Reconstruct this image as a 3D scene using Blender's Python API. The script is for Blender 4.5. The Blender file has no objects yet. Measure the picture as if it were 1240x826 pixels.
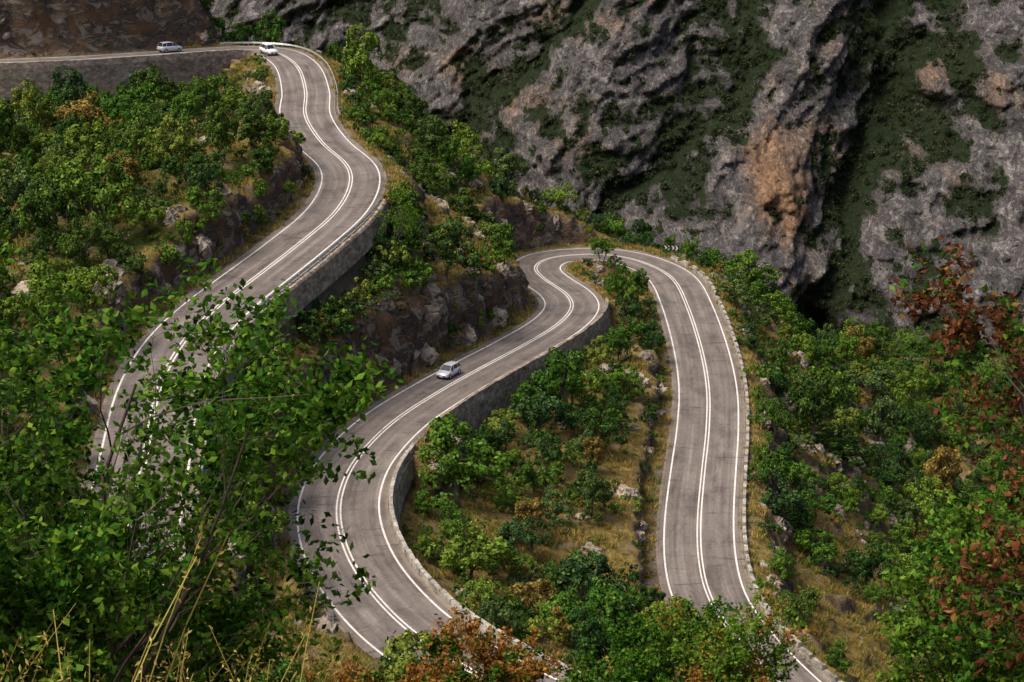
import bpy, math, random
import numpy as np
from mathutils import Vector
sc=bpy.context.scene
RNG=np.random.default_rng(7)

# ------------------------------------------------------------------ noise
_pr=np.random.default_rng(11)
PERM=np.concatenate([_pr.permutation(256)]*3)
GR=_pr.normal(size=(256,3)); GR/=np.linalg.norm(GR,axis=1)[:,None]
def pn(P):
    P=np.asarray(P,float); i=np.floor(P).astype(int); f=P-i; u=f*f*f*(f*(f*6-15)+10); i&=255
    out=0
    for dx in (0,1):
        for dy in (0,1):
            for dz in (0,1):
                h=PERM[PERM[PERM[(i[:,0]+dx)&255]+((i[:,1]+dy)&255)]+((i[:,2]+dz)&255)]
                g=GR[h]; d=(g*(f-np.array([dx,dy,dz]))).sum(1)
                w=(u[:,0] if dx else 1-u[:,0])*(u[:,1] if dy else 1-u[:,1])*(u[:,2] if dz else 1-u[:,2])
                out=out+d*w
    return out*1.6
def fbm(P,o=4,lac=2.03,g=.5):
    a=1;s=0;P=np.asarray(P,float)
    for k in range(o):
        s=s+a*pn(P+k*17.3); P=P*lac; a*=g
    return s
def ridged(P,o=4):
    a=1;s=0;P=np.asarray(P,float)
    for k in range(o):
        s=s+a*(1-2*np.abs(pn(P+k*9.1))); P=P*2.1; a*=.5
    return s
def sst(x): x=np.clip(x,0,1); return x*x*(3-2*x)
def st3(x,y,z): return np.stack([x,y,z],1)

# ------------------------------------------------------------------ mesh helpers
def quads_mesh(name,V,F,mats=None,mi=None,smooth=False,attrs=None):
    V=np.asarray(V,np.float32); F=np.asarray(F,np.int32)
    me=bpy.data.meshes.new(name)
    me.vertices.add(len(V)); me.vertices.foreach_set('co',V.ravel())
    me.loops.add(F.size); me.loops.foreach_set('vertex_index',F.ravel())
    me.polygons.add(len(F)); me.polygons.foreach_set('loop_start',np.arange(len(F),dtype=np.int32)*4)
    for m in (mats or []): me.materials.append(m)
    if mi is not None: me.polygons.foreach_set('material_index',np.asarray(mi,np.int32))
    me.polygons.foreach_set('use_smooth',np.full(len(F),smooth))
    me.update(calc_edges=True)
    for k,v in (attrs or {}).items():
        v=np.asarray(v,np.float32)
        if v.ndim==1:
            a=me.attributes.new(k,'FLOAT','POINT'); a.data.foreach_set('value',v)
        else:
            a=me.attributes.new(k,'FLOAT_VECTOR','POINT'); a.data.foreach_set('vector',v.ravel())
    return me
def add(name,me,parent=None,loc=None,rot=None):
    o=bpy.data.objects.new(name,me); sc.collection.objects.link(o)
    if parent: o.parent=parent
    if loc is not None: o.location=loc
    if rot is not None: o.rotation_euler=rot
    return o
def grid_faces(nu,nv):
    a=np.arange(nu*nv).reshape(nu,nv)
    return np.stack([a[:-1,:-1],a[1:,:-1],a[1:,1:],a[:-1,1:]],-1).reshape(-1,4)
class Acc:
    def __init__(s): s.V=[];s.F=[];s.M=[];s.n=0
    def put(s,V,F,m=0):
        V=np.asarray(V,float);F=np.asarray(F)
        s.V.append(V);s.F.append(F+s.n);s.M.append(np.full(len(F),m));s.n+=len(V)
    def mesh(s,name,mats,smooth=False):
        return quads_mesh(name,np.concatenate(s.V),np.concatenate(s.F),mats,np.concatenate(s.M),smooth)
    def box(s,c,size,rz=0,m=0,taper=1.0):
        x,y,z=[k/2 for k in size]
        v=np.array([[-x,-y,-z],[x,-y,-z],[x,y,-z],[-x,y,-z],[-x*taper,-y*taper,z],[x*taper,-y*taper,z],[x*taper,y*taper,z],[-x*taper,y*taper,z]])
        R=np.array([[math.cos(rz),-math.sin(rz),0],[math.sin(rz),math.cos(rz),0],[0,0,1]])
        s.put(v@R.T+np.array(c),[[0,3,2,1],[4,5,6,7],[0,1,5,4],[1,2,6,5],[2,3,7,6],[3,0,4,7]],m)
    def tube(s,P,R,n=5,m=0):
        P=np.asarray(P,float); k=len(P)
        T=np.gradient(P,axis=0); T/=np.linalg.norm(T,axis=1)[:,None]+1e-9
        ref=np.array([0.31,0.22,0.9]) if abs(T[0][2])<.8 else np.array([1,.1,0.])
        A=np.cross(T,ref);A/=np.linalg.norm(A,axis=1)[:,None]+1e-9;B=np.cross(T,A)
        an=np.arange(n)*2*math.pi/n
        V=P[:,None]+np.asarray(R)[:,None,None]*(A[:,None]*np.cos(an)[None,:,None]+B[:,None]*np.sin(an)[None,:,None])
        F=[]
        for i in range(k-1):
            for j in range(n):
                F.append([i*n+j,i*n+(j+1)%n,(i+1)*n+(j+1)%n,(i+1)*n+j])
        s.put(V.reshape(-1,3),F,m)
    def leaves(s,C,N,L,W,rng,m=0):
        n=len(C); N=N/(np.linalg.norm(N,axis=1)[:,None]+1e-9)
        A=np.cross(N,rng.normal(size=(n,3)));A/=np.linalg.norm(A,axis=1)[:,None]+1e-9;B=np.cross(N,A)
        L=np.broadcast_to(L,(n,))[:,None];W=np.broadcast_to(W,(n,))[:,None]
        V=np.stack([C-A*L*.5,C+B*W*.5+A*L*.05,C+A*L*.5+N*L*.12,C-B*W*.5+A*L*.05],1).reshape(-1,3)
        s.put(V,np.arange(4*n).reshape(n,4),m)

# ------------------------------------------------------------------ materials
def mat(name):
    m=bpy.data.materials.new(name); m.use_nodes=True; nt=m.node_tree; nt.nodes.clear()
    out=nt.nodes.new('ShaderNodeOutputMaterial'); return m,nt,out
def N(nt,t,**k):
    n=nt.nodes.new(t)
    for a,b in k.items(): setattr(n,a,b)
    return n
def noise(nt,vec,scale,detail=6,rough=.6,dist=0):
    n=N(nt,'ShaderNodeTexNoise'); n.inputs['Scale'].default_value=scale;n.inputs['Detail'].default_value=detail
    n.inputs['Roughness'].default_value=rough; n.inputs['Distortion'].default_value=dist
    if vec is not None: nt.links.new(vec,n.inputs['Vector'])
    return n.outputs['Fac']
def ramp(nt,fac,stops,interp='LINEAR'):
    r=N(nt,'ShaderNodeValToRGB'); e=r.color_ramp.elements; r.color_ramp.interpolation=interp
    while len(e)<len(stops): e.new(.5)
    for i,(p,c) in enumerate(stops):
        e[i].position=p; e[i].color=(c,c,c,1) if isinstance(c,(int,float)) else (*c,1)
    nt.links.new(fac,r.inputs['Fac']); return r.outputs['Color']
def mixc(nt,f,a,b,mode='MIX'):
    n=N(nt,'ShaderNodeMix',data_type='RGBA',blend_type=mode)
    for s,v in ((n.inputs[0],f),(n.inputs[6],a),(n.inputs[7],b)):
        if isinstance(v,bpy.types.NodeSocket): nt.links.new(v,s)
        elif isinstance(v,(int,float)): s.default_value=v
        else: s.default_value=(*v,1)
    return n.outputs[2]
def mth(nt,op,a,b=None,c=None,clamp=False):
    n=N(nt,'ShaderNodeMath',operation=op,use_clamp=clamp)
    for i,v in enumerate((a,b,c)):
        if v is None: continue
        if isinstance(v,bpy.types.NodeSocket): nt.links.new(v,n.inputs[i])
        else: n.inputs[i].default_value=v
    return n.outputs[0]
def attr(nt,name,vec=False):
    n=N(nt,'ShaderNodeAttribute',attribute_name=name); return n.outputs['Vector'] if vec else n.outputs['Fac']
def pos(nt,scale=(1,1,1),rot=(0,0,0)):
    g=N(nt,'ShaderNodeNewGeometry'); m=N(nt,'ShaderNodeMapping'); m.inputs['Scale'].default_value=scale;m.inputs['Rotation'].default_value=rot
    nt.links.new(g.outputs['Position'],m.inputs['Vector']); return m.outputs['Vector'],g
def prin(nt,out,col,rough=.9,bump=None,bs=.5,bd=.1,spec=.3,metal=0):
    p=N(nt,'ShaderNodeBsdfPrincipled'); 
    if isinstance(col,bpy.types.NodeSocket): nt.links.new(col,p.inputs['Base Color'])
    else: p.inputs['Base Color'].default_value=(*col,1)
    if isinstance(rough,bpy.types.NodeSocket): nt.links.new(rough,p.inputs['Roughness'])
    else: p.inputs['Roughness'].default_value=rough
    p.inputs['Specular IOR Level'].default_value=spec; p.inputs['Metallic'].default_value=metal
    nt.links.new(p.outputs[0],out.inputs['Surface']); return p
def diff(nt,out,col,bump=None,bs=1,bd=1):
    p=N(nt,'ShaderNodeBsdfDiffuse');nt.links.new(col,p.inputs[0])
    if bump is not None:
        b=N(nt,'ShaderNodeBump'); b.inputs['Strength'].default_value=bs;b.inputs['Distance'].default_value=bd
        nt.links.new(bump,b.inputs['Height']);nt.links.new(b.outputs[0],p.inputs['Normal'])
    nt.links.new(p.outputs[0],out.inputs['Surface'])
def simple(name,col,rough=.6,metal=0,var=.15,scale=3):
    m,nt,out=mat(name); v,g=pos(nt)
    n=noise(nt,v,scale,3)
    c=mixc(nt,n,tuple(k*(1-var) for k in col),tuple(min(1,k*(1+var)) for k in col))
    prin(nt,out,c,rough,metal=metal,spec=.5); return m
def cracks(nt,n,w=.05,lo=.25):
    """thin dark joints along the mid level of a fractal noise"""
    return ramp(nt,mth(nt,'ABSOLUTE',mth(nt,'SUBTRACT',n,.5)),[(0,lo),(w,1)])

def foliage_mat(name,cols,trans=.3,dark=.35,region=0):
    m,nt,out=mat(name)
    oi=N(nt,'ShaderNodeObjectInfo'); g=N(nt,'ShaderNodeNewGeometry')
    n=len(cols)
    base=ramp(nt,oi.outputs['Random'],[((i+.0)/n,c) for i,c in enumerate(cols)],'CONSTANT')
    if region:
        ln=noise(nt,oi.outputs['Location'],.035,2)
        base=mixc(nt,ramp(nt,ln,[(.45,0),(.65,region)]),base,(.125,.175,.03))
    ri=g.outputs['Random Per Island']
    v=ramp(nt,ri,[(0,dark),(.5,.85),(.85,1.25),(1,1.9)])
    c=mixc(nt,1.0,base,v,'MULTIPLY')
    c=mixc(nt,mth(nt,'MULTIPLY',mth(nt,'GREATER_THAN',ri,.9),.35),c,(.24,.26,.03))
    d=N(nt,'ShaderNodeBsdfDiffuse');nt.links.new(c,d.inputs[0])
    if trans>0:
        t=N(nt,'ShaderNodeBsdfTranslucent'); c2=mixc(nt,1.0,c,(1.3,1.35,.6),'MULTIPLY'); nt.links.new(c2,t.inputs[0])
        m1=N(nt,'ShaderNodeMixShader');m1.inputs[0].default_value=trans
        nt.links.new(d.outputs[0],m1.inputs[1]);nt.links.new(t.outputs[0],m1.inputs[2])
        nt.links.new(m1.outputs[0],out.inputs['Surface'])
    else: nt.links.new(d.outputs[0],out.inputs['Surface'])
    return m
G1=(.050,.122,.019);G2=(.082,.172,.024);G3=(.028,.074,.019);G4=(.130,.212,.030);G5=(.082,.134,.045);G6=(.165,.21,.038);O1=(.21,.145,.04);G7=(.040,.088,.030)
M_TREE=foliage_mat('hillside_foliage',[G3,G1,G2,G1,G5,G4,G7,G3,G1,G6,G2,G5,G3,G7,G4,G2,G3,O1,G1,G2,G4,G3,G1,G7],trans=0,region=.45,dark=.28)
M_FAR=foliage_mat('far_foliage',[(.024,.038,.020),(.034,.052,.025),(.050,.068,.034),(.042,.055,.030)],trans=0)
M_FG=foliage_mat('near_leaves_green',[(.042,.115,.013),(.048,.13,.015)],.25,.26)
M_FGL=foliage_mat('near_leaves_light',[(.11,.21,.024),(.12,.22,.028)],.25,.35)
M_RED=foliage_mat('near_leaves_russet',[(.12,.042,.02),(.14,.05,.024)],.2,.3)
M_ORG=foliage_mat('near_leaves_orange',[(.28,.125,.03),(.24,.13,.035)],.2,.4)
M_DRY=foliage_mat('dry_grass_blades',[(.44,.33,.10),(.30,.24,.07),(.40,.28,.09),(.19,.20,.05)],0,.5)
M_BARK=simple('bark',(.10,.08,.06),.95,var=.4,scale=6)

def terrain_mat():
    m,nt,out=mat('hillside_ground'); v,g=pos(nt)
    sx=N(nt,'ShaderNodeSeparateXYZ');nt.links.new(g.outputs['Normal'],sx.inputs[0])
    n1=noise(nt,v,.12,4,.65);n2=noise(nt,v,1.1,6,.7);n3=noise(nt,v,.35,4,.6)
    grass=ramp(nt,n2,[(.25,(.09,.07,.03)),(.45,(.28,.205,.068)),(.62,(.43,.32,.11)),(.8,(.50,.40,.19))])
    green=ramp(nt,n2,[(.3,(.025,.045,.012)),(.7,(.10,.13,.03))])
    gm=ramp(nt,mth(nt,'ADD',n1,mth(nt,'MULTIPLY',attr(nt,'dry'),-.5)),[(.42,0),(.56,1)])
    gc=mixc(nt,gm,grass,green)
    dirt=ramp(nt,n3,[(.3,(.19,.13,.08)),(.7,(.38,.29,.20))])
    gc=mixc(nt,ramp(nt,n3,[(.52,0),(.62,.7)]),gc,dirt)
    vs,_=pos(nt,(1,1,1.9)); r1=noise(nt,vs,.32,8,.75,.8)
    rock=ramp(nt,r1,[(.36,(.07,.055,.045)),(.46,(.20,.16,.13)),(.54,(.34,.28,.23)),(.66,(.48,.42,.35))])
    rock=mixc(nt,1.0,rock,cracks(nt,r1,.035,.15),'MULTIPLY')
    rock=mixc(nt,ramp(nt,n3,[(.5,0),(.6,.6)]),rock,(.30,.165,.08))
    steep=ramp(nt,mth(nt,'ADD',sx.outputs['Z'],mth(nt,'MULTIPLY',mth(nt,'SUBTRACT',n2,.5),.8)),[(.58,1),(.74,0)])
    c=mixc(nt,steep,gc,rock)
    sh=attr(nt,'shoulder')
    c=mixc(nt,ramp(nt,mth(nt,'MULTIPLY',sh,mth(nt,'ADD',n2,.5)),[(.45,0),(.7,1)]),c,ramp(nt,n2,[(.3,(.20,.155,.105)),(.7,(.40,.32,.23))]))
    diff(nt,out,c,mth(nt,'ADD',r1,mth(nt,'MULTIPLY',n2,.3)),1.0,2.2); return m
def mountain_mat():
    m,nt,out=mat('mountain_rock')
    vs,g=pos(nt,(1,.5,.6),(0,math.radians(-32),0)); r1=noise(nt,vs,.16,8,.72,.5)
    v2,_=pos(nt,(1.3,.6,.8),(0,math.radians(-30),0)); r2=noise(nt,v2,.5,6,.75,.6)
    v3,_=pos(nt,(.35,.3,1.9),(0,math.radians(18),0)); st=noise(nt,v3,.12,5,.7,.5)
    rock=ramp(nt,r1,[(.34,(.07,.065,.068)),(.43,(.135,.126,.126)),(.52,(.215,.20,.195)),(.64,(.33,.31,.295))])
    rock=mixc(nt,.9,rock,ramp(nt,r2,[(.36,.45),(.5,1),(.64,1.5)]),'MULTIPLY')
    rock=mixc(nt,1.0,rock,cracks(nt,r2,.04,.4),'MULTIPLY')
    rock=mixc(nt,.9,rock,cracks(nt,r1,.025,.3),'MULTIPLY')
    rock=mixc(nt,.5,rock,ramp(nt,st,[(.38,.4),(.5,1),(.62,1.3)]),'MULTIPLY')
    om=ramp(nt,mth(nt,'ADD',attr(nt,'orange'),mth(nt,'MULTIPLY',mth(nt,'SUBTRACT',r1,.5),1.5)),[(.28,0),(.80,.85)])
    rock=mixc(nt,om,rock,mixc(nt,ramp(nt,r2,[(.38,0),(.60,1)]),(.15,.085,.05),(.44,.27,.15)))
    gr=ramp(nt,r2,[(.3,(.014,.020,.013)),(.6,(.036,.050,.025)),(.8,(.060,.076,.034))])
    vm=ramp(nt,mth(nt,'ADD',attr(nt,'veg'),mth(nt,'ADD',mth(nt,'MULTIPLY',mth(nt,'SUBTRACT',r1,.5),1.9),mth(nt,'MULTIPLY',mth(nt,'SUBTRACT',r2,.5),.9))),[(.50,0),(.57,1)])
    c=mixc(nt,vm,rock,gr)
    diff(nt,out,c,mth(nt,'ADD',r1,mth(nt,'MULTIPLY',r2,.5)),1.0,4.5); return m
def asphalt_mat():
    m,nt,out=mat('asphalt'); uv=attr(nt,'st',True)
    def mp(s):
        q=N(nt,'ShaderNodeMapping');q.inputs['Scale'].default_value=s;nt.links.new(uv,q.inputs['Vector']);return q.outputs['Vector']
    streak=noise(nt,mp((.03,1.6,1)),1,4,.65); blot=noise(nt,mp((.16,.35,1)),1,5,.65,.4); fine=noise(nt,mp((3,3,1)),1,2,.7)
    seam=noise(nt,mp((.9,.12,1)),1,4,.8)
    c=ramp(nt,streak,[(.3,(.130,.107,.094)),(.5,(.185,.158,.142)),(.7,(.255,.222,.199))])
    c=mixc(nt,1.0,c,ramp(nt,blot,[(.3,.45),(.5,1),(.7,1.28)]),'MULTIPLY')
    c=mixc(nt,1.0,c,ramp(nt,seam,[(.33,.42),(.43,1),(.6,1.0),(.7,1.25)]),'MULTIPLY')
    c=mixc(nt,.6,c,ramp(nt,fine,[(.3,.7),(.7,1.3)]),'MULTIPLY')
    sx=N(nt,'ShaderNodeSeparateXYZ');nt.links.new(uv,sx.inputs[0]); t=sx.outputs['Y']
    w=mth(nt,'ABSOLUTE',mth(nt,'SINE',mth(nt,'MULTIPLY',t,1.75)))
    c=mixc(nt,mth(nt,'MULTIPLY',w,.3),c,(.09,.075,.066))
    es=mth(nt,'SUBTRACT',mth(nt,'ADD',mth(nt,'ABSOLUTE',t),mth(nt,'MULTIPLY',mth(nt,'SUBTRACT',seam,.5),1.4)),4.35,clamp=True)
    c=mixc(nt,mth(nt,'MULTIPLY',es,1.6,clamp=True),c,(.28,.22,.15))
    prin(nt,out,c,.85,spec=.25); return m
def paint_mat():
    m,nt,out=mat('road_paint'); v,g=pos(nt); n=noise(nt,v,2.5,4,.7); n2=noise(nt,v,.3,3)
    c=ramp(nt,mth(nt,'ADD',n,mth(nt,'MULTIPLY',n2,.3)),[(.42,(.30,.28,.26)),(.58,(.64,.61,.56)),(.8,(.78,.75,.70))])
    prin(nt,out,c,.7); return m
def stone_mat(name,a,b,sc_=1.2):
    m,nt,out=mat(name); v,g=pos(nt,(1,1,1.7))
    vo=N(nt,'ShaderNodeTexVoronoi');vo.inputs['Scale'].default_value=sc_*1.3;nt.links.new(v,vo.inputs['Vector'])
    ve=N(nt,'ShaderNodeTexVoronoi',feature='DISTANCE_TO_EDGE');ve.inputs['Scale'].default_value=sc_*1.3;nt.links.new(v,ve.inputs['Vector'])
    n=noise(nt,v,.6,5,.7); sp=N(nt,'ShaderNodeSeparateColor');nt.links.new(vo.outputs['Color'],sp.inputs[0])
    c=mixc(nt,sp.outputs[0],a,b)
    c=mixc(nt,.9,c,ramp(nt,n,[(.3,.35),(.7,1.4)]),'MULTIPLY')
    e=ramp(nt,ve.outputs['Distance'],[(0,.45),(.06,1)])
    c=mixc(nt,.8,c,e,'MULTIPLY'); diff(nt,out,c,e,.5,.08); return m
M_GROUND=terrain_mat();M_MTN=mountain_mat();M_ASPH=asphalt_mat();M_PAINT=paint_mat()
M_STONE=stone_mat('retaining_wall_stone',(.22,.18,.145),(.40,.33,.27));M_PARA=stone_mat('parapet_stone',(.34,.31,.27),(.50,.46,.40),1.6)
M_ROCK=stone_mat('rock_stone',(.24,.20,.16),(.42,.35,.28),.25)
M_STEEL=simple('galvanised_steel',(.55,.56,.56),.45,.6);M_WHITE=simple('white_paint',(.75,.75,.74),.3);M_SILVER=simple('silver_car_paint',(.62,.66,.72),.28,.25,.03)
M_BLACK=simple('black_trim',(.02,.02,.022),.5);M_GLASS=simple('car_glass',(.02,.025,.03),.08);M_TYRE=simple('tyre_rubber',(.02,.02,.02),.9)
M_DKRED=simple('tail_light_red',(.4,.02,.02),.3);M_LAMP=simple('headlamp',(.8,.8,.78),.15)

# ------------------------------------------------------------------ road centre lines (world metres; z relative to viewpoint)
A_=[(-140,282,-44),(-120,284.5,-44.6),(-100.6,289.1,-45),(-87.7,292.8,-45),(-74.9,298.4,-45.3),(-63.7,306.9,-45.7),(-56.1,314.3,-46.2),(-49.1,318.5,-46.5),(-43.5,316.4,-46.8),(-38,302,-47),(-33.8,278.5,-47.4),(-31.7,259.6,-48),(-27.4,242.6,-48.7),(-22.7,230.6,-49.5),(-21.3,220,-50),(-22.1,207,-50.5),(-25.2,194,-51.2),(-28.4,182.6,-51.8),(-31.2,172.5,-52.3),(-33,162.6,-53),(-33.2,151.3,-53.8),(-31.9,139,-54.8),(-30.8,128.7,-55.8),(-30.2,118.8,-57),(-30.4,110,-58),(-31,101.4,-59),(-32.5,90,-60)]
Mxy="81,1048 12,1111 -45,1179 -94,1254 -139,1363 -164,1481 -167,1584 -156,1672 -129,1780 -87,1889 -41,1993 11,2105 62,2227 86,2329 79,2414 53,2497 36,2585 56,2663 108,2707 170,2720 222,2682 256,2612 266,2483 268,2306 262,2151 247,2015 229,1895 211,1768 203,1675 205,1599 222,1529 250,1458 283,1394"
Mz=[63.6,64,64.3,64.6,65,65.5,66,66.4,67,67.7,68.4,69.2,70,70.6,71,71.5,72,72.5,73,73.5,74,74.5,75,75.8,76.5,77.2,77.9,78.7,79.4,80,80.6,81.3,82]
B_=[(float(p.split(',')[0])/10,float(p.split(',')[1])/10,-z) for p,z in zip(Mxy.split(),Mz)]
B_=[(16,99,-63.2)]+B_+[(33,132,-82.6),(38,125,-83.2)]
def curve(P,step=.8,sig=2.0):
    P=np.array(P,float); Q=[]
    E=np.vstack([2*P[0]-P[1],P,2*P[-1]-P[-2]])
    for i in range(1,len(E)-2):
        p0,p1,p2,p3=E[i-1:i+3]; t=np.linspace(0,1,24,endpoint=False)[:,None]
        Q.append(.5*((2*p1)+(-p0+p2)*t+(2*p0-5*p1+4*p2-p3)*t*t+(-p0+3*p1-3*p2+p3)*t**3))
    Q=np.vstack(Q+[P[-1:]])
    def res(Q,step):
        s=np.r_[0,np.cumsum(np.linalg.norm(np.diff(Q[:,:2],axis=0),axis=1))]
        n=int(s[-1]/step); u=np.linspace(0,s[-1],n+1)
        return np.stack([np.interp(u,s,Q[:,k]) for k in range(3)],1),u
    Q,u=res(Q,step)
    k=int(3*sig/step); w=np.exp(-.5*(np.arange(-k,k+1)*step/sig)**2); w/=w.sum()
    def sm(Q,w,k):
        Z=np.vstack([2*Q[0]-Q[k:0:-1],Q,2*Q[-1]-Q[-2:-k-2:-1]]); return np.stack([np.convolve(Z[:,c],w,'valid') for c in range(3)],1)
    Q=sm(Q,w,k)
    k2=int(18/step);w2=np.exp(-.5*(np.arange(-k2,k2+1)*step/6)**2);w2/=w2.sum()
    Q[:,2]=sm(Q,w2,k2)[:,2]
    Q,u=res(Q,step)
    T=np.gradient(Q,axis=0); sl=T[:,2]/np.linalg.norm(T[:,:2],axis=1); T=T[:,:2]/np.linalg.norm(T[:,:2],axis=1)[:,None]
    return dict(P=Q,s=u,T=T,Nn=np.stack([-T[:,1],T[:,0]],1),sl=sl)
RA=curve(A_);RB=curve(B_)
def near_s(R,x,y): return R['s'][np.argmin((R['P'][:,0]-x)**2+(R['P'][:,1]-y)**2)]
HW=4.75
def prof(R,segs):
    h=np.zeros(len(R['s']))
    for s0,s1,H in segs:
        e=np.minimum(sst((R['s']-s0)/5),sst((s1-R['s'])/5)); h=np.maximum(h,H*e)
    return h
sA=lambda x,y:near_s(RA,x,y); sB=lambda x,y:near_s(RB,x,y)
segs={('A',-1):[(0,sA(-42,313),6.8)],
      ('A',1):[(sA(-21.5,216),sA(-33,128),1.5)],
      ('B',-1):[(sB(-14,137)-30,sB(-15.6,168),1.0),(sB(-13.5,176),sB(8.2,236),3.6)],
      ('B',1):[]}
RA['h']={1:prof(RA,segs[('A',1)]),-1:prof(RA,segs[('A',-1)])}
RB['h']={1:prof(RB,segs[('B',1)]),-1:prof(RB,segs[('B',-1)])}
ALL=np.vstack([RA['P'],RB['P']]);ALT=np.vstack([RA['T'],RB['T']]);ALN=np.vstack([RA['Nn'],RB['Nn']]);ALS=np.r_[RA['sl'],RB['sl']]
HP=np.r_[RA['h'][1],RB['h'][1]];HM=np.r_[RA['h'][-1],RB['h'][-1]]
def road_query(x,y):
    n=len(x);d=np.full(n,1e3);z=np.zeros(n);h=np.zeros(n);idx=np.zeros(n,int)
    mask=(x>-160)&(x<70)&(y>70)&(y<345);I=np.where(mask)[0]
    for c in range(0,len(I),20000):
        J=I[c:c+20000];D=(x[J][:,None]-ALL[None,:,0])**2+(y[J][:,None]-ALL[None,:,1])**2
        k=D.argmin(1);dx=x[J]-ALL[k,0];dy=y[J]-ALL[k,1]
        al=dx*ALT[k,0]+dy*ALT[k,1];la=dx*ALN[k,0]+dy*ALN[k,1]
        d[J]=np.sqrt(D[np.arange(len(J)),k]);z[J]=ALL[k,2]+ALS[k]*al;h[J]=np.where(la>0,HP[k],HM[k]);idx[J]=k
    return d,z,h,idx

# ------------------------------------------------------------------ terrain
ctrl=[(-37,186,-45),(-32,224,-44.5),(-35,236,-44),(-40,215,-45),(-41,200,-45),(-43,180,-47),(-45,165,-48),(-46,150,-49.5),(-45,135,-51.5),(-45,120,-54),
(-60,200,-48),(-60,170,-48),(-75,240,-50),(-50,250,-47.5),(-44,262,-49),(-50,290,-52),(-60,294,-53),(-75,285,-52.5),(-90,280,-53),(-110,276,-53),(-60,240,-49),(-85,200,-46),(-110,230,-46),(-120,180,-40),(-60,140,-49),(-55,110,-53),(-80,120,-45),(-42,283,-50),
(-10,233,-56.5),(-2.3,227.7,-63.5),(-8,270,-60),(2,274,-66),(14,281,-71.5),(-16.5,279,-55),(-22,300,-52),(-4,250,-66),(-2,262,-66),(8,279,-68),
(-10,302,-74),(10,300,-88),(30,292,-86),(42,305,-102),(0,330,-112),(-30,345,-85),(60,345,-122),(34,272,-77.5),(40,288,-86),(38,255,-80.5),(38,230,-83),(36,200,-85),(36,180,-87),(40,163,-91),(50,142,-94),(50,180,-99),(58,150,-101),(55,220,-99),(60,260,-104),(80,200,-112),(85,250,-114),(80,300,-110),(60,320,-107),(80,345,-118),(120,330,-112),(100,170,-116),(140,250,-122),(140,350,-128),(130,170,-118),(120,290,-112),
(4,190,-73.5),(3,165,-74),(5,140,-73),(28,115,-72),(50,120,-82),(60,90,-62),(-60,90,-49),(0,95,-60),
(-100,303,-32),(-88,307,-32),(-76,313,-34),(-67,321,-39),(-90,322,-18),(-112,322,-12),(-80,332,-24),(-66,337,-42),(-50,331,-50),(-38,326,-53),(-29,312,-52),(-55,360,-95),(-95,360,-30),(-140,300,-25),(-140,250,-42)]
for x in (-60,-25,0,25,60): ctrl+=[(x,0,-1.8),(x,10,-7),(x,20,-13),(x,40,-25.5),(x,70,-43.5)]
ctrl+=[(x,-40,14) for x in (-200,-60,0,60,260)]
ctrl+=[(x,480,-240) for x in (-200,-120,-40,40,120,200,260)]+[(x,410,-185) for x in (-60,0,60,120,260)]
ctrl+=[(-200,60,-10),(-200,150,-20),(-200,250,-25),(-200,330,10),(-200,400,-60),(260,60,-60),(260,150,-120),(260,250,-150),(260,340,-160),(-130,60,-25),(-140,120,-28),(130,60,-55),(150,110,-95)]
C=np.array(ctrl,float)
rs=np.vstack([RA['P'][::9],RB['P'][::9]]); C=np.vstack([C,rs])
def U(r2): return .5*r2*np.log(r2+1e-6)
def tps_fit(C,lam=2.0):
    n=len(C);X=C[:,:2]/50;D=((X[:,None]-X[None])**2).sum(2);K=U(D)+lam*1e-3*np.eye(n)
    Pm=np.c_[np.ones(n),X];Am=np.zeros((n+3,n+3));Am[:n,:n]=K;Am[:n,n:]=Pm;Am[n:,:n]=Pm.T
    return X,np.linalg.solve(Am,np.r_[C[:,2],0,0,0])
TX,TW=tps_fit(C)
def base_h(x,y):
    x=np.clip(x,-200,260)/50;y=np.clip(y,-40,480)/50;o=np.zeros(len(x))
    for c in range(0,len(x),20000):
        a=x[c:c+20000];b=y[c:c+20000];D=(a[:,None]-TX[None,:,0])**2+(b[:,None]-TX[None,:,1])**2
        o[c:c+20000]=U(D)@TW[:-3]+TW[-3]+TW[-2]*a+TW[-1]*b
    return o
gx=np.r_[-3000,-1800,-1000,-600,-400,-300,-240,np.arange(-200,-110,3.),np.arange(-110,-70,1.),np.arange(-70,50,.6),np.arange(50,130,1.),np.arange(130,260,4.),260,320,420,600,1000,1800,3000]
gy=np.r_[-2000,-1000,-500,-200,-100,-60,np.arange(-40,90,2.5),np.arange(90,340,.6),np.arange(340,480,2.5),480,520,600,800,1300,2200,3500]
gx=np.unique(gx);gy=np.unique(gy)
GX,GY=np.meshgrid(gx,gy,indexing='ij');x=GX.ravel();y=GY.ravel()
zb=base_h(x,y);zb=np.clip(zb,-240,60)
zb=np.where(y>470,-240,zb)
d,zr,hw,_=road_query(x,y)
nz=fbm(st3(x/22,y/22,0*x),5)*1.6+fbm(st3(x/5,y/5,0*x+5),3)*.45
away=sst((d-6)/8)
zt=zb+nz*away*np.where(y<60,.3,1)
k=sst(1-(d-5)/12)*(hw>0.01)
zt=np.where(k>0,zt*(1-k)+np.minimum(zt,zr-hw)*k,zt)
flat0=np.where(hw>.3,4.55,5.9);bw=np.where(hw>.3,.6,3.4)
t=sst((d-flat0)/bw)
z=(zr-.09)*(1-t)+zt*t
crag=sst((-56-x)/8)*sst((d-5.5)/2.5)*sst((y-(291+(x+100)*.35))/4)
z=z+crag*(4.5+ridged(st3(x/9,y/9,0*x+3),5)*3.2)
Z=z.reshape(GX.shape)
dzx=np.gradient(Z,gx,axis=0);dzy=np.gradient(Z,gy,axis=1)
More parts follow.
